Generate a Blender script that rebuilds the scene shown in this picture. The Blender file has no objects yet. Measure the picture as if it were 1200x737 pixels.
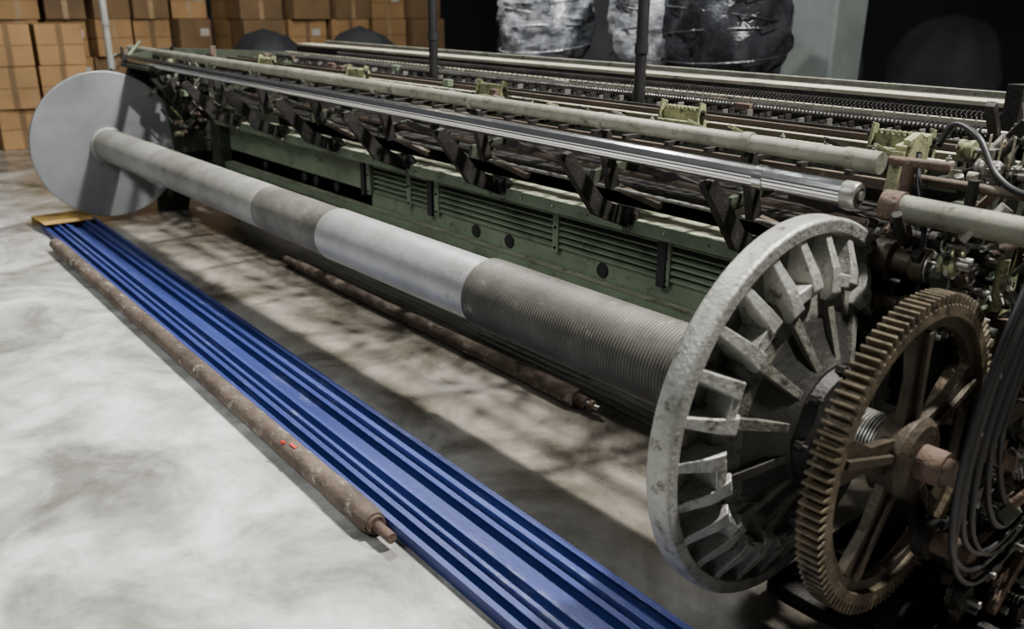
import bpy, math, random
from mathutils import Vector, Matrix
random.seed(7)
FZ=-0.55
# ------------------------------------------------------------------ materials
MATS={}
def pm(name,c1,c2=None,scale=6.0,rough=(.45,.75),metal=0.0,bump=.15,c3=None,c3amt=.5,stretch=(1,1,1),spec=.4,detail=8,contrast=(.35,.65)):
    m=bpy.data.materials.new(name); m.use_nodes=True; nt=m.node_tree; N=nt.nodes; L=nt.links
    b=N['Principled BSDF']; b.inputs['Metallic'].default_value=metal
    b.inputs['Specular IOR Level'].default_value=spec
    tc=N.new('ShaderNodeTexCoord'); mp=N.new('ShaderNodeMapping'); mp.inputs['Scale'].default_value=stretch
    L.new(tc.outputs['Object'],mp.inputs['Vector'])
    n=N.new('ShaderNodeTexNoise'); n.inputs['Scale'].default_value=scale; n.inputs['Detail'].default_value=detail; n.inputs['Roughness'].default_value=.65
    L.new(mp.outputs[0],n.inputs['Vector'])
    r=N.new('ShaderNodeValToRGB'); r.color_ramp.elements[0].position=contrast[0]; r.color_ramp.elements[1].position=contrast[1]
    c2=c2 or tuple(x*.7 for x in c1)
    r.color_ramp.elements[0].color=(*c2,1); r.color_ramp.elements[1].color=(*c1,1)
    L.new(n.outputs['Fac'],r.inputs['Fac']); col=r.outputs['Color']
    if c3:
        n2=N.new('ShaderNodeTexNoise'); n2.inputs['Scale'].default_value=scale*2.7; n2.inputs['Detail'].default_value=10; n2.inputs['Roughness'].default_value=.75
        L.new(mp.outputs[0],n2.inputs['Vector'])
        r2=N.new('ShaderNodeValToRGB'); r2.color_ramp.elements[0].position=1-c3amt-.04; r2.color_ramp.elements[1].position=1-c3amt+.06
        L.new(n2.outputs['Fac'],r2.inputs['Fac'])
        mx=N.new('ShaderNodeMix'); mx.data_type='RGBA'; mx.inputs[7].default_value=(*c3,1)
        L.new(r2.outputs['Color'],mx.inputs[0]); L.new(col,mx.inputs[6]); col=mx.outputs[2]
    L.new(col,b.inputs['Base Color'])
    mr=N.new('ShaderNodeMapRange'); mr.inputs[3].default_value=rough[0]; mr.inputs[4].default_value=rough[1]
    L.new(n.outputs['Fac'],mr.inputs[0]); L.new(mr.outputs[0],b.inputs['Roughness'])
    if bump:
        n3=N.new('ShaderNodeTexNoise'); n3.inputs['Scale'].default_value=scale*9; n3.inputs['Detail'].default_value=5
        L.new(tc.outputs['Object'],n3.inputs['Vector'])
        bp=N.new('ShaderNodeBump'); bp.inputs['Strength'].default_value=bump; bp.inputs['Distance'].default_value=.01
        L.new(n3.outputs['Fac'],bp.inputs['Height']); L.new(bp.outputs[0],b.inputs['Normal'])
    MATS[name]=m; return m
pm('cast_aluminium',(.40,.40,.37),(.25,.25,.225),9,(.38,.6),.5,.35,c3=(.09,.085,.065),c3amt=.42)
pm('flange_web_grime',(.15,.145,.12),(.06,.057,.047),8,(.5,.8),.25,.4,c3=(.03,.028,.022),c3amt=.45)
pm('flange_core_oily',(.06,.058,.052),(.025,.024,.021),8,(.3,.55),.5,.3,c3=(.17,.165,.14),c3amt=.34)
pm('disc_grey_steel',(.26,.27,.275),(.185,.195,.20),2.2,(.4,.6),.45,.05,c3=(.11,.105,.10),c3amt=.35)
pm('drum_grey',(.29,.285,.26),(.185,.18,.16),4,(.45,.65),.3,.12,c3=(.11,.105,.09),c3amt=.39)
pm('drum_dirty',(.17,.165,.145),(.09,.087,.075),7,(.5,.7),.25,.15,c3=(.30,.30,.27),c3amt=.37)
pm('drum_pale',(.35,.345,.315),(.25,.245,.22),5,(.45,.65),.3,.1,c3=(.14,.135,.12),c3amt=.37)
pm('drum_silver',(.42,.425,.42),(.31,.315,.31),6,(.35,.5),.45,.12,c3=(.19,.19,.18),c3amt=.37)
pm('wound_cord',(.125,.12,.103),(.06,.057,.05),5,(.45,.65),.3,.1,c3=(.22,.21,.18),c3amt=.37)
pm('dark_iron',(.034,.031,.028),(.012,.011,.010),9,(.45,.7),.4,.3,c3=(.095,.08,.06),c3amt=.37)
pm('black_rubber',(.018,.018,.02),(.008,.008,.009),9,(.35,.5),0,.05)
pm('black_paint',(.016,.016,.017),(.008,.008,.008),9,(.4,.6),0,.05)
pm('rust',(.15,.10,.072),(.07,.046,.035),8,(.7,.9),.1,.5,c3=(.24,.2,.16),c3amt=.38)
pm('rust_dirty',(.16,.12,.092),(.055,.04,.03),7,(.7,.9),.1,.5,c3=(.34,.31,.26),c3amt=.41,stretch=(.6,1,1))
pm('gear_brown',(.155,.122,.075),(.06,.047,.03),8,(.4,.65),.45,.3,c3=(.022,.018,.013),c3amt=.44)
pm('gear_dark',(.065,.050,.032),(.022,.018,.012),8,(.4,.65),.45,.3,c3=(.15,.122,.078),c3amt=.35)
pm('loom_green',(.20,.255,.165),(.125,.16,.10),5,(.4,.65),.05,.12,c3=(.055,.055,.04),c3amt=.39)
pm('loom_green_dusty',(.35,.36,.255),(.21,.22,.145),7,(.6,.8),0,.2,c3=(.08,.08,.055),c3amt=.43)
pm('loom_green_dark',(.045,.056,.036),(.018,.024,.014),7,(.5,.75),.1,.25,c3=(.11,.10,.065),c3amt=.37)
pm('yellow_green',(.30,.305,.16),(.15,.155,.085),9,(.45,.7),0,.2,c3=(.04,.036,.025),c3amt=.45)
pm('chrome',(.90,.90,.89),(.80,.80,.79),5,(.12,.20),1.0,.0)
pm('grey_pipe',(.27,.27,.215),(.16,.16,.125),6,(.45,.65),.3,.2,c3=(.075,.068,.05),c3amt=.41)
pm('cream_wood',(.46,.42,.32),(.27,.245,.185),7,(.6,.8),0,.2,c3=(.09,.08,.06),c3amt=.43,stretch=(.25,1,1))
pm('brown_rail',(.11,.082,.06),(.05,.038,.028),7,(.5,.7),.2,.2,c3=(.25,.21,.16),c3amt=.37,stretch=(.4,1,1))
pm('bare_steel',(.38,.37,.34),(.17,.165,.145),9,(.3,.5),.7,.15,c3=(.08,.07,.05),c3amt=.42)
pm('blue_paint',(.030,.048,.205),(.014,.024,.12),3,(.3,.5),.05,.08,c3=(.07,.09,.22),c3amt=.38,stretch=(.3,1,1))
pm('blue_paint_worn',(.048,.070,.255),(.023,.036,.155),4,(.28,.48),.05,.1,c3=(.16,.18,.28),c3amt=.39,stretch=(.3,1,1))
pm('cardboard',(.34,.20,.085),(.20,.12,.052),1.3,(.75,.9),0,.05)
pm('cardboard_dark',(.18,.11,.052),(.10,.062,.03),1.3,(.75,.9),0,.05)
pm('packing_tape',(.30,.20,.105),(.22,.145,.075),3,(.35,.5),0,.0)
pm('paper_label',(.42,.40,.35),(.32,.3,.27),4,(.6,.8),0,.0)
pm('amber_tape',(.50,.32,.09),(.28,.18,.06),8,(.5,.7),0,.1)
pm('stretch_film_silver',(.55,.57,.61),(.09,.095,.11),5,(.12,.3),.35,.7,stretch=(1,1,2.5),spec=.8,contrast=(.42,.62))
pm('stretch_film_black',(.030,.032,.038),(.008,.008,.010),6,(.12,.3),.1,.6,spec=.8)
pm('column_grey',(.13,.15,.145),(.09,.105,.10),2,(.7,.85),0,.05)
pm('wall_dark',(.035,.038,.042),(.022,.024,.027),.8,(.8,.95),0,.03)
pm('dark_fabric',(.022,.024,.029),(.009,.010,.013),2.2,(.7,.9),0,.4)
pm('red_mark',(.6,.03,.02),(.5,.03,.02),8,(.5,.6),0,0)
def floor_mat():
    m=bpy.data.materials.new('concrete_floor'); m.use_nodes=True; nt=m.node_tree; N=nt.nodes; L=nt.links
    b=N['Principled BSDF']; tc=N.new('ShaderNodeTexCoord')
    def noise(s,d,ro,dist=0):
        n=N.new('ShaderNodeTexNoise'); n.inputs['Scale'].default_value=s; n.inputs['Detail'].default_value=d; n.inputs['Roughness'].default_value=ro; n.inputs['Distortion'].default_value=dist
        L.new(tc.outputs['Object'],n.inputs['Vector']); return n
    def ramp(src,stops):
        r=N.new('ShaderNodeValToRGB'); e=r.color_ramp.elements
        e[0].position,e[0].color=stops[0][0],(*stops[0][1],1); e[1].position,e[1].color=stops[-1][0],(*stops[-1][1],1)
        for p,c in stops[1:-1]:
            q=e.new(p); q.color=(*c,1)
        L.new(src,r.inputs['Fac']); return r
    a=ramp(noise(1.9,7,.62,.7).outputs['Fac'],[(.34,(.20,.195,.175)),(.45,(.36,.36,.335)),(.54,(.54,.545,.525)),(.66,(.78,.79,.775))])
    bb=ramp(noise(5.5,8,.7,.3).outputs['Fac'],[(.35,(.58,.565,.525)),(.55,(1,1,1))])
    mx=N.new('ShaderNodeMix'); mx.data_type='RGBA'; mx.blend_type='MULTIPLY'; mx.inputs[0].default_value=.75
    L.new(a.outputs[0],mx.inputs[6]); L.new(bb.outputs[0],mx.inputs[7])
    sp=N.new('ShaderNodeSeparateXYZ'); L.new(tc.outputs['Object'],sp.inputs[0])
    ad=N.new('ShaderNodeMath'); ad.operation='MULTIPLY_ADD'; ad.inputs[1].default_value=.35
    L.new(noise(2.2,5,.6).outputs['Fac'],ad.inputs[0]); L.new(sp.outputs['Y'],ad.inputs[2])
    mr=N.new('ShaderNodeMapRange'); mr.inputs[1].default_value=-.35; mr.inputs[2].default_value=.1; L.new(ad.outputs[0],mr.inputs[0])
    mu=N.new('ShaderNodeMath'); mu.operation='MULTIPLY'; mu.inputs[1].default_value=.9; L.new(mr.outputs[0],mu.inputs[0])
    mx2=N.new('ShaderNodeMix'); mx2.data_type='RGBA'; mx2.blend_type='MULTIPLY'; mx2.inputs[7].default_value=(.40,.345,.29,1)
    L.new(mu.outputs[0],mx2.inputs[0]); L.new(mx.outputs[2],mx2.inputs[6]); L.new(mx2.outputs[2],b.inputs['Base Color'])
    rr=N.new('ShaderNodeMapRange'); rr.inputs[3].default_value=.20; rr.inputs[4].default_value=.42; L.new(a.outputs[0],rr.inputs[0]); L.new(rr.outputs[0],b.inputs['Roughness'])
    bp=N.new('ShaderNodeBump'); bp.inputs['Strength'].default_value=.05; bp.inputs['Distance'].default_value=.01
    L.new(noise(40,4,.5).outputs['Fac'],bp.inputs['Height']); L.new(bp.outputs[0],b.inputs['Normal'])
    MATS['floor']=m
floor_mat()
# ------------------------------------------------------------------ mesh builder
def frame(d):
    d=Vector(d).normalized(); a=Vector((0,0,1)) if abs(d.z)<.9 else Vector((0,1,0))
    s=d.cross(a).normalized(); return d,s,s.cross(d).normalized()
class MB:
    def __init__(s): s.v=[];s.f=[];s.m=[];s.sm=[];s.mats=[]
    def mi(s,n):
        if n not in s.mats: s.mats.append(n)
        return s.mats.index(n)
    def add(s,vs,fs,m,sm=False):
        o=len(s.v); k=s.mi(m); s.v+= [tuple(x) for x in vs]
        for i,f in enumerate(fs):
            s.f.append([o+j for j in f]); s.m.append(k); s.sm.append(sm[i] if isinstance(sm,list) else sm)
    def box(s,c,d,m,R=None):
        h=[x/2 for x in d]; vs=[]
        for x in(-1,1):
            for y in(-1,1):
                for z in(-1,1):
                    q=Vector((x*h[0],y*h[1],z*h[2]))
                    if R is not None: q=R@q
                    vs.append(q+Vector(c))
        s.add(vs,[(0,1,3,2),(4,6,7,5),(0,4,5,1),(2,3,7,6),(0,2,6,4),(1,5,7,3)],m)
    def span(s,a,b,m):
        s.box([(a[i]+b[i])/2 for i in range(3)],[abs(b[i]-a[i]) for i in range(3)],m)
    def bar(s,p0,p1,w,h,m):
        p0=Vector(p0);p1=Vector(p1); d,a,b=frame(p1-p0)
        vs=[p+a*(w/2*i)+b*(h/2*j) for p in(p0,p1) for i,j in((-1,-1),(1,-1),(1,1),(-1,1))]
        s.add(vs,[(3,2,1,0),(4,5,6,7),(0,1,5,4),(1,2,6,5),(2,3,7,6),(3,0,4,7)],m)
    def cyl(s,p0,p1,r,m,seg=16,r1=None,caps=True):
        s.rev([(0,r),(1,r if r1 is None else r1)],p0,p1,m,seg,caps)
    def rev(s,prof,p0,p1,m,seg=16,caps=True,sharp=True):
        p0=Vector(p0);p1=Vector(p1); d,a,b=frame(p1-p0); Ln=(p1-p0)
        vs=[];fs=[];sm=[]
        for t,r in prof:
            for i in range(seg):
                an=2*math.pi*i/seg; vs.append(p0+Ln*t+a*(r*math.cos(an))+b*(r*math.sin(an)))
        for k in range(len(prof)-1):
            flat=sharp and abs(prof[k][0]-prof[k+1][0])<1e-6
            for i in range(seg):
                j=(i+1)%seg; fs.append((k*seg+i,k*seg+j,(k+1)*seg+j,(k+1)*seg+i)); sm.append(not flat)
        if caps:
            fs.append(tuple(range(seg))[::-1]); sm.append(False)
            fs.append(tuple(range((len(prof)-1)*seg,len(prof)*seg))); sm.append(False)
        s.add(vs,fs,m,sm)
    def ring(s,x0,x1,r0,r1,m,cy=0,cz=0,seg=96):
        prof=[(x0,r0),(x0,r1),(x1,r1),(x1,r0)]; vs=[];fs=[];sm=[]
        for x,r in prof:
            for i in range(seg):
                a=2*math.pi*i/seg; vs.append((x,cy+r*math.cos(a),cz+r*math.sin(a)))
        for k in range(4):
            k2=(k+1)%4
            for i in range(seg):
                j=(i+1)%seg; fs.append((k*seg+i,k*seg+j,k2*seg+j,k2*seg+i)); sm.append(k in(1,3))
        s.add(vs,fs,m,sm)
    def tube(s,pts,r,m,seg=8,sub=6):
        P=[Vector(p) for p in pts]; Q=[]
        if sub>1 and len(P)>2:
            n=len(P)
            for i in range(n-1):
                a=P[max(i-1,0)];b=P[i];c=P[i+1];d=P[min(i+2,n-1)]
                for k in range(sub):
                    t=k/sub; Q.append(.5*((2*b)+(c-a)*t+(2*a-5*b+4*c-d)*t*t+(3*b-a-3*c+d)*t**3))
            Q.append(P[-1])
        else: Q=P
        vs=[];fs=[]; up=None
        for i,q in enumerate(Q):
            d=(Q[min(i+1,len(Q)-1)]-Q[max(i-1,0)]).normalized()
            if up is None: _,a,b=frame(d)
            else:
                a=(up-d*up.dot(d)).normalized(); b=d.cross(a)
            up=a
            for k in range(seg):
                an=2*math.pi*k/seg; vs.append(q+a*(r*math.cos(an))+b*(r*math.sin(an)))
        for i in range(len(Q)-1):
            for k in range(seg):
                j=(k+1)%seg; fs.append((i*seg+k,i*seg+j,(i+1)*seg+j,(i+1)*seg+k))
        fs.append(tuple(range(seg))[::-1]); fs.append(tuple(range((len(Q)-1)*seg,len(Q)*seg)))
        s.add(vs,fs,m,True)
    def prism(s,poly,x0,x1,m,axis=0):
        n=len(poly); vs=[]
        for x in(x0,x1):
            for u,v in poly: vs.append((x,u,v) if axis==0 else ((u,x,v) if axis==1 else (u,v,x)))
        fs=[tuple(range(n)),tuple(range(n,2*n))[::-1]]+[(i,n+i,n+(i+1)%n,(i+1)%n) for i in range(n)]
        s.add(vs,fs,m)
    def spring(s,p0,p1,R,r,turns,m,seg=5,per=9):
        p0=Vector(p0);p1=Vector(p1); d,a,b=frame(p1-p0); n=max(4,int(turns*per))
        pts=[p0+(p1-p0)*(i/n)+a*(R*math.cos(2*math.pi*i/per))+b*(R*math.sin(2*math.pi*i/per)) for i in range(n+1)]
        s.tube(pts,r,m,seg,1)
    def bolt(s,p,d,r,h,m='dark_iron'):
        p=Vector(p); d=Vector(d).normalized(); s.cyl(p,p+d*h,r,m,6); s.cyl(p+d*h,p+d*(h*1.6),r*.5,m,8)
    def build(s,name,parent=None,bevel=0):
        me=bpy.data.meshes.new(name); me.from_pydata(s.v,[],s.f)
        for n in s.mats: me.materials.append(MATS[n])
        me.polygons.foreach_set('material_index',s.m); me.polygons.foreach_set('use_smooth',s.sm)
        import bmesh
        bm=bmesh.new(); bm.from_mesh(me); bmesh.ops.recalc_face_normals(bm,faces=bm.faces)
        for e in bm.edges:
            if len(e.link_faces)==2 and e.calc_face_angle(0)>.7: e.smooth=False
        bm.to_mesh(me); bm.free()
        o=bpy.data.objects.new(name,me); bpy.context.collection.objects.link(o)
        if parent: o.parent=parent
        if bevel:
            b=o.modifiers.new('bevel','BEVEL'); b.width=bevel; b.segments=2; b.limit_method='ANGLE'; b.angle_limit=.6
        return o
def empty(name):
    o=bpy.data.objects.new(name,None); bpy.context.collection.objects.link(o); o.empty_display_size=.2; return o
rnd=random.uniform
# ------------------------------------------------------------------ room
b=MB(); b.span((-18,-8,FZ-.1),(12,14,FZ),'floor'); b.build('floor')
b=MB(); b.span((-18,14,FZ),(12,14.2,5.5),'wall_dark'); b.build('wall_back')
b=MB(); b.span((-18.2,-8,FZ),(-18,14.2,5.5),'wall_dark'); b.build('wall_left')
# ------------------------------------------------------------------ warp beam
wb=empty('warp_beam')
L=5.49
b=MB()
secs=[(-L,-4.75,'drum_grey',.112),(-4.75,-4.4,'drum_pale',.1125),(-4.4,-3.25,'drum_grey',.112),(-3.25,-2.95,'drum_pale',.113),(-2.95,-2.3,'drum_dirty',.113),(-2.3,-1.24,'drum_silver',.116)]
for x0,x1,m,r in secs: b.cyl((x0,0,0),(x1,0,0),r,m,72,caps=False)
b.build('drum',wb)
b=MB()
prof=[(0,.112)]; n=104; x0,x1=-1.24,-.05
for i in range(n):
    for k,(t,rr) in enumerate(((.0,.1215),(.25,.1268),(.5,.1282),(.75,.1268))): prof.append(((i+t)/n,rr))
prof.append((1,.1225)); prof.append((1,.11))
b.rev(prof,(x0,0,0),(x1,0,0),'wound_cord',72,True,True)
b.build('cord_winding',wb)
b=MB()
b.rev([(0,.05),(0,.5),(.1,.505),(.9,.505),(1,.5),(1,.0001)],(-L-.035,0,0),(-L,0,0),'disc_grey_steel',128,False)
b.rev([(0,.125),(.6,.125),(1,.115)],(-L,0,0),(-L+.03,0,0),'drum_pale',64,False)
b.cyl((-L-.28,0,0),(-L-.03,0,0),.05,'dark_iron',24)
b.build('flange_far',wb)
# near flange: solid ribbed casting
b=MB()
b.rev([(0,.11),(0,.494),(.12,.5),(.88,.5),(1,.494),(1,.462),(.5,.455),(.5,.11)],(-.065,0,0),(.0,0,0),'cast_aluminium',160,False)
web=MB()
web.rev([(0,.458),(.0,.11),(.25,.11),(.25,.458)],(-.050,0,0),(.025,0,0),'flange_web_grime',128,False)
web.rev([(0,.355),(.28,.350),(.36,.335),(.50,.27)],(-.035,0,0),(.09,0,0),'flange_web_grime',128,False)
web.rev([(.50,.27),(.66,.22),(.85,.18),(1,.16),(1,.10)],(-.035,0,0),(.09,0,0),'flange_core_oily',128,False)
NR=26
def radial(bm,a,poly,w0,w1,m):
    ca,sa=math.cos(a),math.sin(a); t=Vector((0,-sa,ca)); vs=[]; ra=min(p[0] for p in poly); rb=max(p[0] for p in poly)
    for sgn in(-1,1):
        for r,x in poly:
            w=w0+(w1-w0)*(r-ra)/(rb-ra); w*= (1.25 if x<-.02 else 1)
            vs.append(Vector((x,r*ca,r*sa))+t*(sgn*w/2))
    n=len(poly); bm.add(vs,[tuple(range(n)),tuple(range(n,2*n))[::-1]]+[(i,n+i,n+(i+1)%n,(i+1)%n) for i in range(n)],m)
for i in range(NR):
    a=2*math.pi*i/NR
    rin=.330 if i%2 else .305
    radial(b,a,[(rin,-.03),(.465,-.045),(.465,-.006),(.45,-.002),(.385,.032),(rin+.02,.044),(rin,.030)],.046,.024,'cast_aluminium')
    if i%2:
        a1=2*math.pi*(i+1)/NR
        q=[(.036,.370*math.cos(a),.370*math.sin(a)),(.036,.370*math.cos(a1),.370*math.sin(a1)),(.040,.338*math.cos(a1),.338*math.sin(a1)),(.040,.338*math.cos(a),.338*math.sin(a))]
        q2=[(p[0]-.07,p[1],p[2]) for p in q]
        b.add(q+q2,[(0,1,2,3),(7,6,5,4),(0,4,5,1),(1,5,6,2),(2,6,7,3),(3,7,4,0)],'cast_aluminium')
    else:
        radial(web,a,[(.16,.02),(.31,-.02),(.31,.028),(.24,.055),(.16,.085)],.022,.03,'flange_web_grime')
b.build('flange_near',wb,.003); web.build('flange_near_web',wb,.002)
b=MB()
b.rev([(0,.19),(.45,.185),(.52,.16),(.8,.14),(.85,.10),(1,.095),(1,.02)],(-.0,0,0),(.145,0,0),'dark_iron',48,False)
prof=[(0,.075)]; n=16
for i in range(n):
    for t,r in((0,.066),(.3,.075),(.7,.075)): prof.append(((i+t)/n,r))
b.rev(prof,(.13,0,0),(.255,0,0),'bare_steel',40,False,False)
for i in range(8):
    a=i*math.pi/4; b.bolt((.095,.15*math.cos(a),.15*math.sin(a)),(1,0,0),.015,.02,'dark_iron')
b.cyl((.24,0,0),(.38,0,0),.042,'rust',28); b.cyl((.38,0,0),(.41,0,0),.03,'rust_dirty',24)
b.build('beam_hub',wb)
# drive gear
b=MB()
T=108; pts=[]
for i in range(T):
    for t,r in((.0,.363),(.20,.364),(.34,.388),(.60,.388),(.76,.364)):
        a=2*math.pi*(i+t)/T; pts.append((r*math.cos(a),r*math.sin(a)))
n=len(pts); gx0,gx1=.250,.305
inner=[(.336*math.cos(math.atan2(v,u)),.336*math.sin(math.atan2(v,u))) for u,v in pts]
vs=[(gx0,u,v) for u,v in pts]+[(gx1,u,v) for u,v in pts]+[(gx0,u,v) for u,v in inner]+[(gx1,u,v) for u,v in inner]
fs=[]
for i in range(n):
    j=(i+1)%n; fs+= [(i,j,n+j,n+i),(n+i,n+j,3*n+j,3*n+i),(2*n+i,2*n+j,j,i),(3*n+i,3*n+j,2*n+j,2*n+i)]
b.add(vs,fs,'gear_brown')
b.ring(.268,.290,.308,.338,'gear_dark')
for i in range(5):
    a=2*math.pi*i/5+.35; ca,sa=math.cos(a),math.sin(a)
    t=Vector((0,-sa,ca)); q=[]
    for x in(.266,.290):
        for r,w in((.07,.045),(.2,.03),(.31,.055)): q.append(Vector((x,r*ca,r*sa))-t*w)
        for r,w in((.31,.055),(.2,.03),(.07,.045)): q.append(Vector((x,r*ca,r*sa))+t*w)
    b.add(q,[tuple(range(6)),tuple(range(6,12))[::-1]]+[(k,6+k,6+(k+1)%6,(k+1)%6) for k in range(6)],'gear_dark')
    b.bar((.297,.08*ca,.08*sa),(.297,.31*ca,.31*sa),.012,.02,'gear_dark')
b.rev([(0,.1),(.8,.1),(1,.085),(1,.03)],(.245,0,0),(.325,0,0),'gear_dark',40,False)
b.build('drive_gear',wb,.0012)
# ------------------------------------------------------------------ loom
lm=empty('weaving_loom')
def xr(bm,x0,x1,y,z,w,h,m): bm.span((x0,y-w/2,z-h/2),(x1,y+w/2,z+h/2),m)
b=MB()
c0=Vector((-5.8,.25,.572)); c1=Vector((-.05,.25,.517))
seg=96; d,a_,b_=frame(c1-c0); vs=[]; 
for P in (c0,c1):
    for i in range(seg):
        an=2*math.pi*i/seg; rr=.0312 if (i//2)%4 else .0300
        vs.append(P+a_*(rr*math.cos(an))+b_*(rr*math.sin(an)))
b.add(vs,[(i,(i+1)%seg,seg+(i+1)%seg,seg+i) for i in range(seg)]+[tuple(range(seg))[::-1],tuple(range(seg,2*seg))],'chrome',[True]*seg+[False,False])
b.rev([(0,.0345),(1,.0345)],c1-d*.30,c1-d*.27,'chrome',40); b.rev([(0,.034),(.8,.034),(1,.031)],c1-d*.035,c1+d*.004,'bare_steel',40)
b.cyl(c1,c1+d*.009,.021,'dark_iron',24)
b.cyl(c1+d*.008,c1+d*.014,.012,'bare_steel',16)
b.build('chrome_roller',lm)
b=MB()
b.cyl((-6.2,.45,.612),(-.12,.45,.572),.027,'grey_pipe',32); b.cyl((-.2,.45,.573),(-.10,.45,.571),.031,'grey_pipe',24)
b.cyl((.02,.3,.495),(.62,.3,.485),.034,'grey_pipe',32); b.cyl((.0,.3,.495),(.05,.3,.495),.040,'rust',24)
b.build('back_rest_pipe',lm)
b=MB()
AX=[-.53,-1.15,-1.9,-2.65,-3.35,-4.0,-4.65,-5.2]
for x in AX:
    b.prism([(.235,.47),(.29,.485),(.46,.30),(.64,.21),(.66,.17),(.60,.165),(.42,.24)],x-.014,x+.014,'dark_iron')
    b.cyl((x-.045,.60,.215),(x+.045,.60,.215),.034,'dark_iron',18)
    b.cyl((x-.06,.60,.215),(x+.06,.60,.215),.014,'dark_iron',12)
    b.bar((x+.0,.46,.54),(x+.0,.52,.33),.03,.05,'dark_iron')
    b.cyl((x-.015,.45,.578),(x+.015,.45,.578),.030,'grey_pipe',20)
    b.prism([(.5,.33),(.95,.40),(.95,.44),(.5,.38)],x-.1,x-.08,'loom_green_dark')
    b.bar((x-.2,.62,.33),(x+.12,.66,.26),.03,.025,'brown_rail')
    b.bar((x+.1,.55,.42),(x+.32,.70,.34),.02,.03,'dark_iron')
    b.bolt((x+.02,.58,.165),(1,0,0),.012,.012,'bare_steel')
b.cyl((-5.3,.62,.40),(-.2,.62,.36),.012,'brown_rail',12)
b.cyl((-5.3,.56,.34),(-.2,.56,.31),.008,'bare_steel',10)
b.build('roller_brackets',lm,.003)
b=MB()
PY=.70
b.span((-5.05,PY-.10,.19),(-.15,PY+.06,.203),'loom_green_dusty')
b.span((-5.05,PY-.105,.15),(-.15,PY-.095,.203),'loom_green')
b.span((-5.05,PY,-.12),(-3.15,PY+.012,.19),'loom_green')
b.span((-5.05,PY,-.12),(-.15,PY+.012,-.035),'loom_green')
b.span((-5.05,PY,.135),(-.15,PY+.012,.19),'loom_green')
b.span((-5.05,PY-.05,-.135),(-.15,PY+.01,-.12),'loom_green_dusty')
b.span((-5.05,PY-.055,-.165),(-.15,PY-.045,-.12),'loom_green')
b.span((-3.15,PY+.04,-.05),(-.15,PY+.05,.15),'dark_iron')
for i in range(6):
    z=-.02+i*.028
    b.prism([(PY-.016,z-.010),(PY+.02,z+.004),(PY+.02,z+.010),(PY-.016,z-.001)],-3.1,-.2,'loom_green')
for x in(-3.15,-2.75,-2.5,-1.62,-1.0,-.45):
    b.span((x-.018,PY-.022,-.05),(x+.018,PY+.006,.17),'loom_green'); 
    for z in(-.03,.06,.15): b.bolt((x,PY-.022,z),(0,-1,0),.007,.006)
for x in(-3.2,-2.55,-1.02): b.span((x-.02,PY-.03,-.06),(x+.02,PY-.012,.18),'black_paint')
for x in(-3.95,-3.8,-3.55,-2.2,-1.95,-1.35,-4.5):
    b.cyl((x,PY-.004,-.075),(x,PY+.001,-.075),.03,'black_paint',20)
    b.rev([(0,.03),(1,.034)],(x,PY-.006,-.075),(x,PY+.001,-.075),'dark_iron',20,False)
for i in range(24): b.bolt((-4.95+i*.2,PY-.105,.178),(0,-1,0),.006,.005,'bare_steel')
b.build('cross_member',lm,.002)
b=MB()
b.cyl((-5.5,.58,-.175),(-.1,.58,-.175),.016,'dark_iron',16)
b.cyl((-5.5,.63,-.23),(-.1,.63,-.23),.010,'bare_steel',12)
xr(b,-5.5,-.1,.72,-.2,.05,.05,'dark_iron')
b.span((-5.5,1.3,-.5),(0,1.33,.38),'dark_iron')  # dark upright sheet added for the shade between the rails
b.span((-5.5,.8,.26),(0,1.6,.28),'dark_iron')  # dark deck added for the same shade, below the rails
b.cyl((-5.4,1.0,-.1),(-.1,1.0,-.1),.11,'dark_iron',24)
xr(b,-5.5,-.0,.9,-.42,.1,.1,'loom_green_dark')
for x in(-4.5,-2.9,-1.4):
    b.span((x-.03,.95,FZ),(x+.03,1.05,.3),'loom_green_dark')
    b.span((x-.05,.86,FZ),(x+.05,1.1,FZ+.03),'loom_green_dark')
b.build('lower_shafts',lm,.003)
b=MB()
rails=[(.53,.50,.02,.03,'brown_rail',-5.6,-.1),(.60,.545,.014,.03,'dark_iron',-5.6,-.05),(.66,.56,.02,.014,'cream_wood',-5.6,0),(.74,.50,.05,.06,'loom_green_dark',-5.6,0),
 (.80,.585,.018,.018,'brown_rail',-5.2,.1),(.86,.55,.03,.02,'cream_wood',-5.3,.1),(.92,.57,.012,.04,'dark_iron',-5.3,.15),(.98,.54,.02,.02,'brown_rail',-5.3,.1),(1.04,.57,.014,.014,'bare_steel',-5.3,.1),
 (1.17,.585,.02,.02,'dark_iron',-5.3,.15),(1.24,.56,.03,.05,'loom_green_dark',-5.3,.2),(1.31,.60,.02,.02,'cream_wood',-5.3,.2),(1.40,.58,.04,.04,'dark_iron',-5.3,.2),(1.62,.60,.03,.12,'dark_iron',-5.3,.1),(1.72,.66,.03,.03,'grey_pipe',-5.4,.1)]
for y,z,w,h,m,x0,x1 in rails: xr(b,x0,x1,y,z,w,h,m)
xr(b,-5.4,-.15,1.52,.645,.13,.03,'cream_wood'); xr(b,-5.4,-.15,1.46,.60,.012,.09,'dark_iron')
b.cyl((-5.3,1.10,.60),(.1,1.10,.60),.010,'bare_steel',10)
x=-5.2
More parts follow.
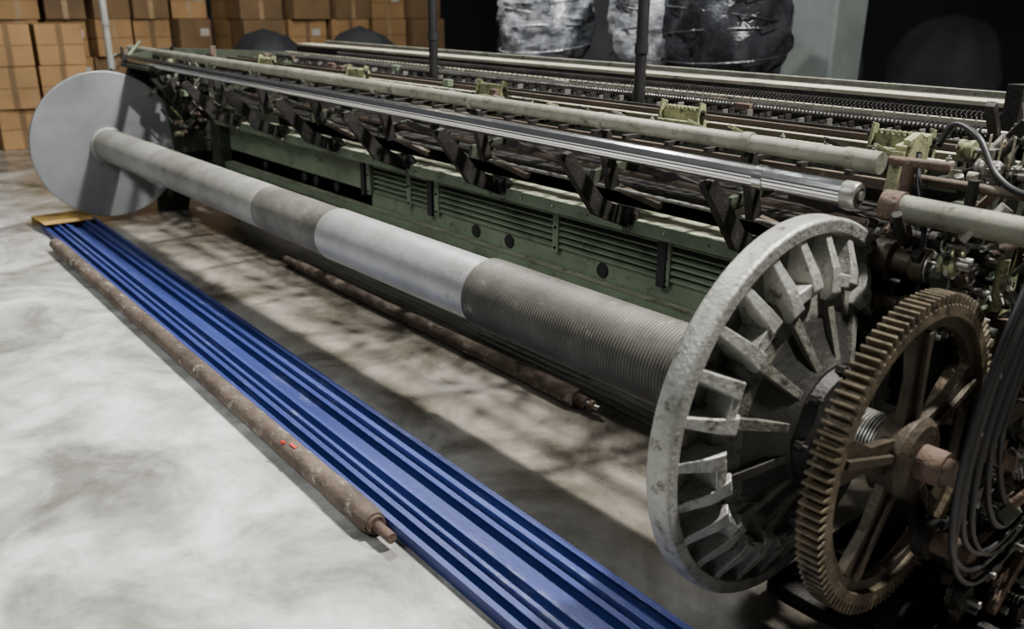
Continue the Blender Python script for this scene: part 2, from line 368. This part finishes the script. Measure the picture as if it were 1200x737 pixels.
while x<.1:
    b.span((x,.5,.515),(x+.02,1.45,.53),'dark_iron')
    if random.random()<.6: b.bar((x+.05,.56,.60),(x+.14,.70,.52),.02,.012,random.choice(['bare_steel','dark_iron','yellow_green','dark_iron']))
    if random.random()<.5: b.box((x+.1,rnd(.6,1.3),.60),(rnd(.03,.08),rnd(.02,.05),rnd(.02,.04)),random.choice(['rust','dark_iron','loom_green','grey_pipe']))
    b.bolt((x,.66,.567),(0,0,1),.009,.01,'bare_steel')
    x+=rnd(.14,.22)
b.build('top_rails',lm,.0015)
b=MB()
b.spring((-5.0,1.10,.60),(-.1,1.10,.60),.019,.0035,330,'dark_iron',4,7)
b.spring((-4.6,1.36,.62),(-.1,1.36,.62),.015,.003,260,'dark_iron',4,7)
b.build('temple_springs',lm)
b=MB()
for i in range(190):
    x=-5.1+i*.0275
    b.span((x,.985,.50),(x+.006,1.02,.585+.008*(i%3)),'bare_steel' if i%4==0 else 'dark_iron')
for i in range(120):
    x=-4.9+i*.04
    b.cyl((x,1.21,.56),(x,1.21,.625),.004,'dark_iron',6)
b.build('drop_wires',lm)
b=MB()
for x in(-4.55,-3.4,-2.2,-1.07,-.22):
    y=.80
    b.span((x-.09,y-.010,.56),(x+.09,y+.010,.605),'yellow_green')
    b.span((x-.09,y-.04,.555),(x+.09,y+.04,.565),'yellow_green')
    for s_ in(-1,1):
        b.prism([(y-.045,.51),(y+.03,.51),(y+.012,.628),(y-.015,.635)],x+s_*.09-.005,x+s_*.09+.005,'yellow_green')
        b.bolt((x+s_*.095,y-.01,.60),(s_,0,0),.010,.01)
    for k in range(9): b.span((x-.075+k*.018,y-.016,.605),(x-.067+k*.018,y+.016,.615),'yellow_green')
b.build('ratchet_brackets',lm,.002)
def clutter(bm,lo,hi,n,mats,seed,smin=.02,smax=.12):
    rg=random.Random(seed); u=rg.uniform
    for i in range(n):
        p=Vector([u(lo[k],hi[k]) for k in range(3)]); m=rg.choice(mats); t=rg.random(); ln=u(smin,smax)
        ax=rg.choice([(1,0,0),(0,1,0),(0,0,1),(0,.7,.7),(0,-.6,.8),(.5,.3,.8)]); dv=Vector(ax).normalized()*ln
        q=p+dv
        if t<.3: bm.cyl(p,q,u(.006,.02),m,12)
        elif t<.55: bm.bar(p,q,u(.008,.03),u(.012,.04),m)
        elif t<.72:
            r=u(.015,.045); bm.rev([(0,r),(.3,r),(.35,r*.7),(.65,r*.7),(.7,r),(1,r)],p,p+Vector((u(.02,.05),0,0)),m,18)
            bm.cyl(p-Vector((.01,0,0)),p+Vector((.07,0,0)),r*.3,'bare_steel',8)
        elif t<.85: bm.spring(p,q,u(.007,.013),.0022,ln*110,'dark_iron' if rg.random()<.6 else 'bare_steel',4,7)
        else:
            bm.bolt(p,(1,0,0),u(.008,.015),.015,rg.choice(['bare_steel','rust']))
            bm.bolt(p,(0,-1,0),u(.008,.015),.015,'bare_steel')
b=MB()
b.prism([(.33,FZ),(.55,FZ),(.62,-.3),(1.25,-.3),(1.35,FZ),(1.7,FZ),(1.66,.2),(1.6,.58),(.9,.62),(.5,.64),(.28,.60),(.22,.45),(.33,.2)],-5.66,-5.61,'loom_green_dark')
b.prism([(.45,-.1),(.8,-.1),(.85,.5),(.4,.55)],-5.5,-5.47,'loom_green_dark')
b.span((-5.65,.2,.52),(-5.1,.5,.545),'loom_green_dark')
b.ring(-5.46,-5.43,.05,.13,'dark_iron',.62,.3,32); b.ring(-5.44,-5.40,.03,.08,'loom_green',.5,.42,24)
b.cyl((-5.6,.62,.3),(-5.2,.62,.3),.03,'dark_iron',16)
b.span((-5.2,.62,-.15),(-5.05,.78,.24),'loom_green_dark')
clutter(b,(-5.6,.3,.05),(-5.0,.8,.56),130,['loom_green_dark','dark_iron','dark_iron','rust','loom_green','yellow_green'],3,.03,.16)
clutter(b,(-6.15,.2,.35),(-5.6,.7,.6),40,['loom_green_dark','dark_iron','loom_green'],5,.03,.14)
b.build('end_frame_far',lm,.002)
b=MB()
for k in range(7):
    pts=[(-5.0+rnd(-.01,.01),.52+.05*math.cos(a)*(1+.08*k)+rnd(-.006,.006),.36+.085*math.sin(a)*(1+.05*k)+rnd(-.008,.008)) for a in [j*math.pi/8 for j in range(17)]]
    b.tube(pts,.0028,'bare_steel',5,3)
b.tube([(-5.0,.52,.45),(-5.0,.5,.55),(-5.02,.46,.6)],.003,'bare_steel',5,4)
b.build('wire_coil',lm)
b=MB()
b.prism([(.42,FZ),(.62,FZ),(.68,-.3),(1.2,-.32),(1.3,FZ),(1.6,FZ),(1.6,.5),(.95,.56),(.6,.50),(.42,.50),(.36,.30),(.45,.05)],.10,.145,'loom_green_dark')
b.ring(.147,.17,.10,.16,'loom_green',.68,.12,40); b.ring(.147,.19,.03,.07,'yellow_green',.9,.3,28)
b.prism([(.50,-.45),(.56,-.45),(.95,.4),(.88,.42)],.15,.18,'yellow_green')
b.span((-.02,.0,FZ),(.55,1.2,FZ+.035),'dark_iron')  # dark plate added where the floor lies in shadow
b.span((.03,.16,FZ+.035),(.22,.34,FZ+.11),'dark_iron')
b.build('end_frame_near',lm,.003)
b=MB()
def wheel(bm,x,y,z,R,w,m,ns,hub=.05):
    bm.ring(x,x+w,R*.86,R,m,y,z,64); bm.ring(x+w*.3,x+w*.7,R*.82,R*.87,m,y,z,64)
    bm.cyl((x-.01,y,z),(x+w+.02,y,z),hub,m,28)
    for i in range(ns):
        a=2*math.pi*i/ns+.3
        bm.bar((x+w/2,y+hub*.8*math.cos(a),z+hub*.8*math.sin(a)),(x+w/2,y+R*.87*math.cos(a),z+R*.87*math.sin(a)),.018,.045,m)
wheel(b,.20,.46,-.12,.235,.045,'gear_brown',5,.06)
wheel(b,.30,.62,-.30,.17,.04,'dark_iron',4,.05)
wheel(b,.34,.50,.12,.11,.03,'gear_dark',4,.035)
b.cyl((.1,.46,-.12),(.42,.46,-.12),.03,'rust',20)
b.cyl((.1,.50,.12),(.45,.50,.12),.02,'rust',16)
b.cyl((.33,.10,-.24),(.44,.10,-.24),.030,'rust',20); b.cyl((.315,.10,-.24),(.35,.10,-.24),.052,'dark_iron',24)
b.bar((.38,.12,-.24),(.38,.5,-.12),.03,.07,'dark_iron'); b.bar((.36,.12,-.24),(.36,.36,-.50),.04,.08,'dark_iron')
b.bar((.40,.42,.45),(.40,.55,-.2),.02,.035,'yellow_green'); b.bar((.44,.30,.1),(.44,.42,-.5),.02,.03,'loom_green')
b.bar((.36,.62,.42),(.36,.40,-.5),.025,.04,'dark_iron'); b.bar((.46,.24,-.45),(.46,.55,-.25),.02,.04,'rust')
b.bar((.36,.20,.12),(.36,.34,-.25),.018,.05,'dark_iron')
b.span((.25,.32,FZ+.035),(.5,.60,-.46),'dark_iron')
clutter(b,(.16,.42,-.48),(.46,.85,.45),190,['dark_iron','dark_iron','loom_green_dark','rust','gear_dark','yellow_green'],11,.04,.2)
clutter(b,(.34,.14,-.50),(.48,.5,.08),120,['dark_iron','dark_iron','gear_dark','loom_green_dark','rust'],12,.03,.12)
b.build('drive_train',lm,.0015)
b=MB()
b.bar((-.02,.36,.50),(-.02,.38,.62),.03,.025,'yellow_green'); b.bar((-.02,.38,.62),(-.02,.52,.64),.03,.03,'yellow_green')
b.prism([(.38,.58),(.50,.59),(.50,.64),(.44,.665),(.39,.65)],-.02,.0,'yellow_green')
b.cyl((.02,.34,.42),(.02,.36,.60),.017,'rust',18); b.cyl((.02,.33,.45),(.02,.36,.50),.025,'rust',18)
b.cyl((-.03,.35,.60),(.12,.37,.60),.012,'rust',14); b.cyl((-.02,.42,.55),(.45,.46,.54),.013,'brown_rail',14)
for i,(y,z,r) in enumerate([(.30,.36,.05),(.38,.28,.038),(.26,.26,.032),(.36,.41,.03),(.30,.19,.028)]):
    b.rev([(0,r),(.35,r),(.4,r*.65),(.7,r*.65),(.75,r*.9),(1,r*.9)],(.0,y,z),(.14,y,z),'dark_iron' if i%2 else 'gear_dark',24); b.cyl((-.02,y,z),(.2,y,z),r*.35,'bare_steel',12)
    b.ring(.13,.145,r*.5,r*.8,'bare_steel',y,z,20)
b.bar((.05,.25,.18),(.05,.42,.46),.03,.04,'loom_green_dark'); b.bar((.12,.40,.18),(.12,.26,.40),.02,.03,'dark_iron')
clutter(b,(-.05,.26,.14),(.22,.50,.46),110,['dark_iron','dark_iron','rust','loom_green_dark','yellow_green','bare_steel'],21,.03,.12)
clutter(b,(.0,.5,.5),(.35,1.3,.62),120,['dark_iron','dark_iron','bare_steel','loom_green_dark','yellow_green','bare_steel','cream_wood'],22,.03,.16)
for k in range(14): b.cyl((.10+k*.03,.62,.55),(.11+k*.03,.60,.66),.003,'cream_wood',6); b.cyl((.12+k*.03,.55,.30),(.20+k*.03,.40,.28),.0035,'bare_steel',6)
b.prism([(1.25,.5),(1.75,.5),(1.75,.72),(1.25,.74)],-.12,-.07,'dark_iron')
b.build('let_off_mechanism',lm,.0015)
b=MB()
for k,(dy,zb,dx) in enumerate([(0,0,0),(.04,.03,.01),(.095,.01,-.01),(.15,.07,.0),(.03,-.05,.02),(.19,.12,.01)]):
    b.tube([(.47,.60,.66),(.46+dx,.34+dy*.6,.62-dy*.2),(.45+dx,.13+dy,.54-dy*.2),(.45,-.01+dy,.38),(.44,-.07+dy,.14),(.44,-.075+dy,-.06+zb),(.44,-.01+dy,-.20+zb),(.45,.14+dy*.6,-.27+zb),(.46,.42,-.22+zb)],.0075,'black_rubber',10,10)
b.build('cable_loops',lm)
b=MB()
b.tube([(.0,.55,.62),(.03,.56,.68),(.12,.5,.66),(.2,.45,.58),(.3,.42,.55),(.5,.42,.56)],.008,'black_rubber',10,10)
b.tube([(.02,.4,.62),(.05,.36,.55),(.1,.32,.45),(.12,.3,.30),(.1,.34,.15)],.007,'black_rubber',10,10)
b.build('supply_hose',lm)
# ------------------------------------------------------------------ poles
def pole(x,y,r,m,z1=3.5,name='support_pole',par=None):
    b=MB(); b.cyl((x,y,FZ+.012),(x,y,z1),r,m,16); b.box((x,y,FZ+.006),(r*5,r*5,.012),m)
    for s1 in(-1,1):
        for s2 in(-1,1): b.bolt((x+s1*r*1.8,y+s2*r*1.8,FZ+.012),(0,0,1),.008,.01)
    b.rev([(0,r*1.2),(1,r*1.2)],(x,y,.78),(x,y,.82),m,16); return b.build(name,par)
pole(-6.34,.34,.026,'drum_pale'); pole(-2.95,1.0,.024,'black_paint',3.5,'upright_post_a',lm); pole(-1.47,1.0,.024,'black_paint',3.5,'upright_post_b',lm)
# ------------------------------------------------------------------ blue channels
def channel(y0,y1,w,h,z,m,x0=-5.62,x1=.75):
    b=MB(); t=.006; l=.022 if w>.07 else .015
    prof=[(-w/2,0),(w/2,0),(w/2,h),(w/2-l,h),(w/2-l,h-t),(w/2-t,h-t),(w/2-t,t+.008),(-w/2+t,t+.008),(-w/2+t,h-t),(-w/2+l,h-t),(-w/2+l,h),(-w/2,h)]
    vs=[]; 
    for x,yy in((x0,y0),(x1,y1)):
        for u,v in prof: vs.append((x,yy+u,z+v))
    n=len(prof)
    b.add(vs,[tuple(range(n)),tuple(range(n,2*n))[::-1]]+[(i,n+i,n+(i+1)%n,(i+1)%n) for i in range(n)],m)
    return b.build('steel_channel',None,.0015)
ws=[.072,.060,.105,.078]; yL=-.50; acc=0
hs=[.040,.055,.042,.062]
SL=.200
for i,w in enumerate(ws):
    yc=yL+acc+w/2; acc+=w+.006
    channel(yc,yc-SL,w,hs[i],FZ,'blue_paint' if i%2==0 else 'blue_paint_worn',-5.6-.03*i)
b=MB()
b.prism([(-5.70,-.52),(-5.42,-.51),(-5.40,-.20),(-5.70,-.16)],FZ+.064,FZ+.067,'amber_tape',2); b.prism([(-5.76,-.52),(-5.757,-.52),(-5.757,-.16),(-5.76,-.16)],FZ,FZ+.065,'amber_tape',2)
b.prism([(-5.76,-.52),(-5.69,-.52),(-5.69,-.16),(-5.76,-.16)],FZ+.064,FZ+.067,'amber_tape',2)
b.build('packing_strip')
# ------------------------------------------------------------------ rusty pipes
b=MB(); p0=Vector((-4.95,-.566,FZ+.042)); p1=Vector((-.93,-.692,FZ+.042)); d=(p1-p0).normalized()
b.rev([(0,.037),(.05,.039),(.93,.039),(.935,.042),(.99,.042),(1,.036)],p0,p1,'rust_dirty',36)
b.cyl(p1,p1+d*.015,.03,'rust',28); b.cyl(p1+d*.012,p1+d*.10,.017,'rust',20); b.rev([(0,.041),(1,.041)],p1-d*.09,p1-d*.08,'dark_iron',36,False)
q=p0+(p1-p0)*.86
b.box(q+Vector((-.02,-.018,.034)),(.012,.03,.006),'red_mark',Matrix.Rotation(-.45,3,'X')); b.box(q+Vector((.03,-.01,.039)),(.04,.010,.003),'red_mark')
b.build('rusty_roller')
b=MB(); p0=Vector((-3.72,.42,FZ+.040)); p1=Vector((-1.17,.40,FZ+.040)); d=(p1-p0).normalized()
b.rev([(0,.024),(.07,.024),(.07,.030),(.55,.030),(.55,.034),(.90,.034),(.90,.040),(1,.040)],p0,p1,'rust_dirty',32)
b.cyl(p1,p1+d*.05,.024,'rust',20); b.cyl(p1+d*.04,p1+d*.12,.013,'bare_steel',16); b.ring(p1.x+.07,p1.x+.09,.008,.022,'rust',p1.y,p1.z,20)
b.build('rusty_roller')
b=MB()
for k in range(6): b.cyl((-3.9+.05*k,.56+k*.045,FZ+.006),(-.5,.50+k*.045,FZ+.006),.006,'grey_pipe',10)  # thin rods added to stand in for light stripes on the floor
b.build('light_stripe_rods')
# ------------------------------------------------------------------ background
def boxes(name,x0,x1,y0,y1,z1,seed,cell=(.55,.5,.42)):
    rg=random.Random(seed); b=MB(); nx=max(1,round((x1-x0)/cell[0])); ny=max(1,round((y1-y0)/cell[1])); nz=max(1,round((z1-FZ)/cell[2]))
    sx,sy,sz=(x1-x0)/nx,(y1-y0)/ny,(z1-FZ)/nz
    for i in range(nx):
        for j in range(ny):
            for k in range(nz):
                if k==nz-1 and rg.random()<.12: continue
                cx=x0+sx*(i+.5)+rg.uniform(-.06,.06); cy=y0+sy*(j+.5)+rg.uniform(-.02,.02); cz=FZ+sz*(k+.5)
                R=Matrix.Rotation(rg.uniform(-.12,.12),3,'Z'); m='cardboard' if rg.random()<.55 else 'cardboard_dark'
                e=(sx-.08,sy-.07,sz-.008)
                b.box((cx,cy,cz),e,m,R)
                b.box((cx,cy,cz),(e[0]+.004,.06,e[2]+.003),'packing_tape' if rg.random()<.4 else 'cardboard_dark',R)
                b.box((cx,cy,cz),(e[0]+.006,e[1]+.006,.012),'cardboard_dark',R)
                if rg.random()<.25: b.box(Vector((cx,cy,cz))+R@Vector((e[0]/2+.004,.12,.05)),(.004,.12,.09),'paper_label',R)
    return b.build(name,None,.015)
boxes('cardboard_box_stack',-9.95,-9.35,0.0,1.05,.72,1)
boxes('cardboard_box_stack',-11.6,-10.5,-1.6,2.9,1.6,2,(.55,.52,.43))
boxes('cardboard_box_stack',-10.9,-9.8,3.0,6.1,1.6,3,(.55,.60,.43))
def bale(x,y,z,rx,ry,h,m,m2,seed):
    rg=random.Random(seed); b=MB(); seg=64; rings=30; vs=[];fs=[]
    for k in range(rings+1):
        t=k/rings; e=max(0.0,1-abs(2*t-1)**3.2)**.38 if 0<t<1 else .0
        for i in range(seg):
            a=2*math.pi*i/seg
            w=1+.05*math.sin(5*a+t*9+seed)+.03*math.sin(11*a-t*14)+.02*math.sin(23*a+t*30)+rg.uniform(-.018,.018)
            vs.append((x+rx*e*w*math.cos(a),y+ry*e*w*math.sin(a),z+h*t+.012*math.sin(7*a+seed)*e))
    for k in range(rings):
        for i in range(seg):
            j=(i+1)%seg; fs.append((k*seg+i,k*seg+j,(k+1)*seg+j,(k+1)*seg+i))
    b.add(vs,fs,m,True)
    for k in range(5):
        zz=z+h*(.22+.13*k)
        pts=[(x+rx*1.0*math.cos(a),y+ry*1.0*math.sin(a),zz+.05*math.sin(a+k*2)) for a in [q*math.pi/10 for q in range(21)]]
        b.tube(pts,.007,m2,6,2)
    return b.build('wrapped_bale')
bale(-4.68,3.4,.41,.40,.38,1.0,'stretch_film_silver','stretch_film_silver',1)
bale(-3.40,3.40,.41,.36,.4,1.05,'stretch_film_silver','stretch_film_black',2)
bale(-2.92,3.50,.41,.46,.44,1.05,'stretch_film_black','stretch_film_black',3)
b=MB(); b.span((-5.4,2.9,.36),(-2.3,4.0,.40),'dark_iron')
for x in(-5.3,-3.9,-2.4):
    for y in(2.95,3.95): b.span((x-.04,y-.04,FZ),(x+.04,y+.04,.36),'dark_iron')
b.span((-5.4,2.9,-.2),(-2.3,4.0,-.16),'dark_iron'); b.build('storage_rack',None,.004)
b=MB(); b.span((-3.02,4.4,FZ),(-2.58,4.84,5),'column_grey'); b.span((-3.07,4.35,FZ),(-2.53,4.89,FZ+.15),'column_grey'); b.build('concrete_column',None,.02)
def sack(x,y,rx,ry,h,m,seed,name):
    rg=random.Random(seed); b=MB(); seg=32; rings=14; vs=[];fs=[]
    for k in range(rings+1):
        t=k/rings; e=math.sqrt(max(0,1-(max(0,t*1.25-.25))**3)) if t<1 else 0.02
        for i in range(seg):
            a=2*math.pi*i/seg; w=1+.08*math.sin(3*a+seed+t*4)+.05*math.sin(7*a-t*6)+rg.uniform(-.02,.02)
            vs.append((x+rx*e*w*math.cos(a),y+ry*e*w*math.sin(a),FZ+h*t+(.05*math.sin(2*a+seed)*e if t>.5 else 0)))
    for k in range(rings):
        for i in range(seg):
            j=(i+1)%seg; fs.append((k*seg+i,k*seg+j,(k+1)*seg+j,(k+1)*seg+i))
    fs.append(tuple(range(seg))); b.add(vs,fs,m,True)
    return b.build(name)
sack(-8.6,2.7,.55,.45,1.22,'dark_fabric',1,'fabric_sack'); sack(-8.2,3.7,.6,.5,1.25,'dark_fabric',2,'fabric_sack')
sack(-7.2,5.6,.6,.5,1.7,'dark_fabric',4,'fabric_sack'); sack(-6.0,5.6,.6,.5,1.75,'dark_fabric',5,'fabric_sack')
for k,(x,y) in enumerate([(-1.3,7.2),(.1,7.4),(1.5,7.6),(-4.6,7.5),(-3.3,8.0)]):
    sack(x,y,.62,.55,1.45+.1*(k%2),'dark_fabric',10+k,'fabric_sack')
# ------------------------------------------------------------------ lights
def area(name,loc,tgt,size,e,col=(1,1,1),sy=None):
    l=bpy.data.lights.new(name,'AREA'); l.energy=e; l.color=col; l.size=size
    if sy: l.shape='RECTANGLE'; l.size_y=sy
    o=bpy.data.objects.new(name,l); o.location=loc; o.rotation_euler=(Vector(tgt)-Vector(loc)).to_track_quat('-Z','Y').to_euler(); bpy.context.collection.objects.link(o)
area('high_bay_lamp_main',(.9,1.7,4.4),(-1.4,-.6,-.5),.25,760,(1,.98,.93))
area('fill_lamp_mid',(-4.2,1.5,4.6),(-4.2,-1.2,-.5),.25,440,(1,.98,.93))  # added fill, makes up for the main lamp's falloff at the far end
area('high_bay_lamp_aisle',(-2.0,-4.0,4.4),(-3.0,-1.8,-.5),1.8,170,(.97,.99,1))
area('fill_lamp_storage',(-7.4,1.2,4.8),(-10,2.5,0),.8,45,(1,.86,.66))  # unseen fill added to brighten the boxes
area('fill_lamp_bales',(-2.2,1.6,3.6),(-3.8,3.6,.9),.25,40,(.92,.96,1))  # unseen fill added to brighten the bales
w=bpy.data.worlds.new('world'); bpy.context.scene.world=w; w.use_nodes=True
w.node_tree.nodes['Background'].inputs[0].default_value=(.82,.88,.9,1); w.node_tree.nodes['Background'].inputs[1].default_value=.085
# ------------------------------------------------------------------ camera
f,pit,yaw,rol=1020.23,.34441,.70829,.00932
fw=Vector((-math.cos(yaw)*math.cos(pit),math.sin(yaw)*math.cos(pit),-math.sin(pit)))
r=fw.cross(Vector((0,0,1))).normalized(); u=r.cross(fw)
r2=r*math.cos(rol)+u*math.sin(rol); u2=u*math.cos(rol)-r*math.sin(rol)
cd=bpy.data.cameras.new('camera'); cd.sensor_width=36; cd.lens=f*36/1200; cd.clip_start=.05
cd.dof.use_dof=True; cd.dof.focus_distance=2.9; cd.dof.aperture_fstop=(cd.lens/1000)/.013
co=bpy.data.objects.new('camera',cd); bpy.context.collection.objects.link(co)
M=Matrix(((r2.x,u2.x,-fw.x,1.04822),(r2.y,u2.y,-fw.y,-1.84959),(r2.z,u2.z,-fw.z,.97437),(0,0,0,1)))
co.matrix_world=M; bpy.context.scene.camera=co
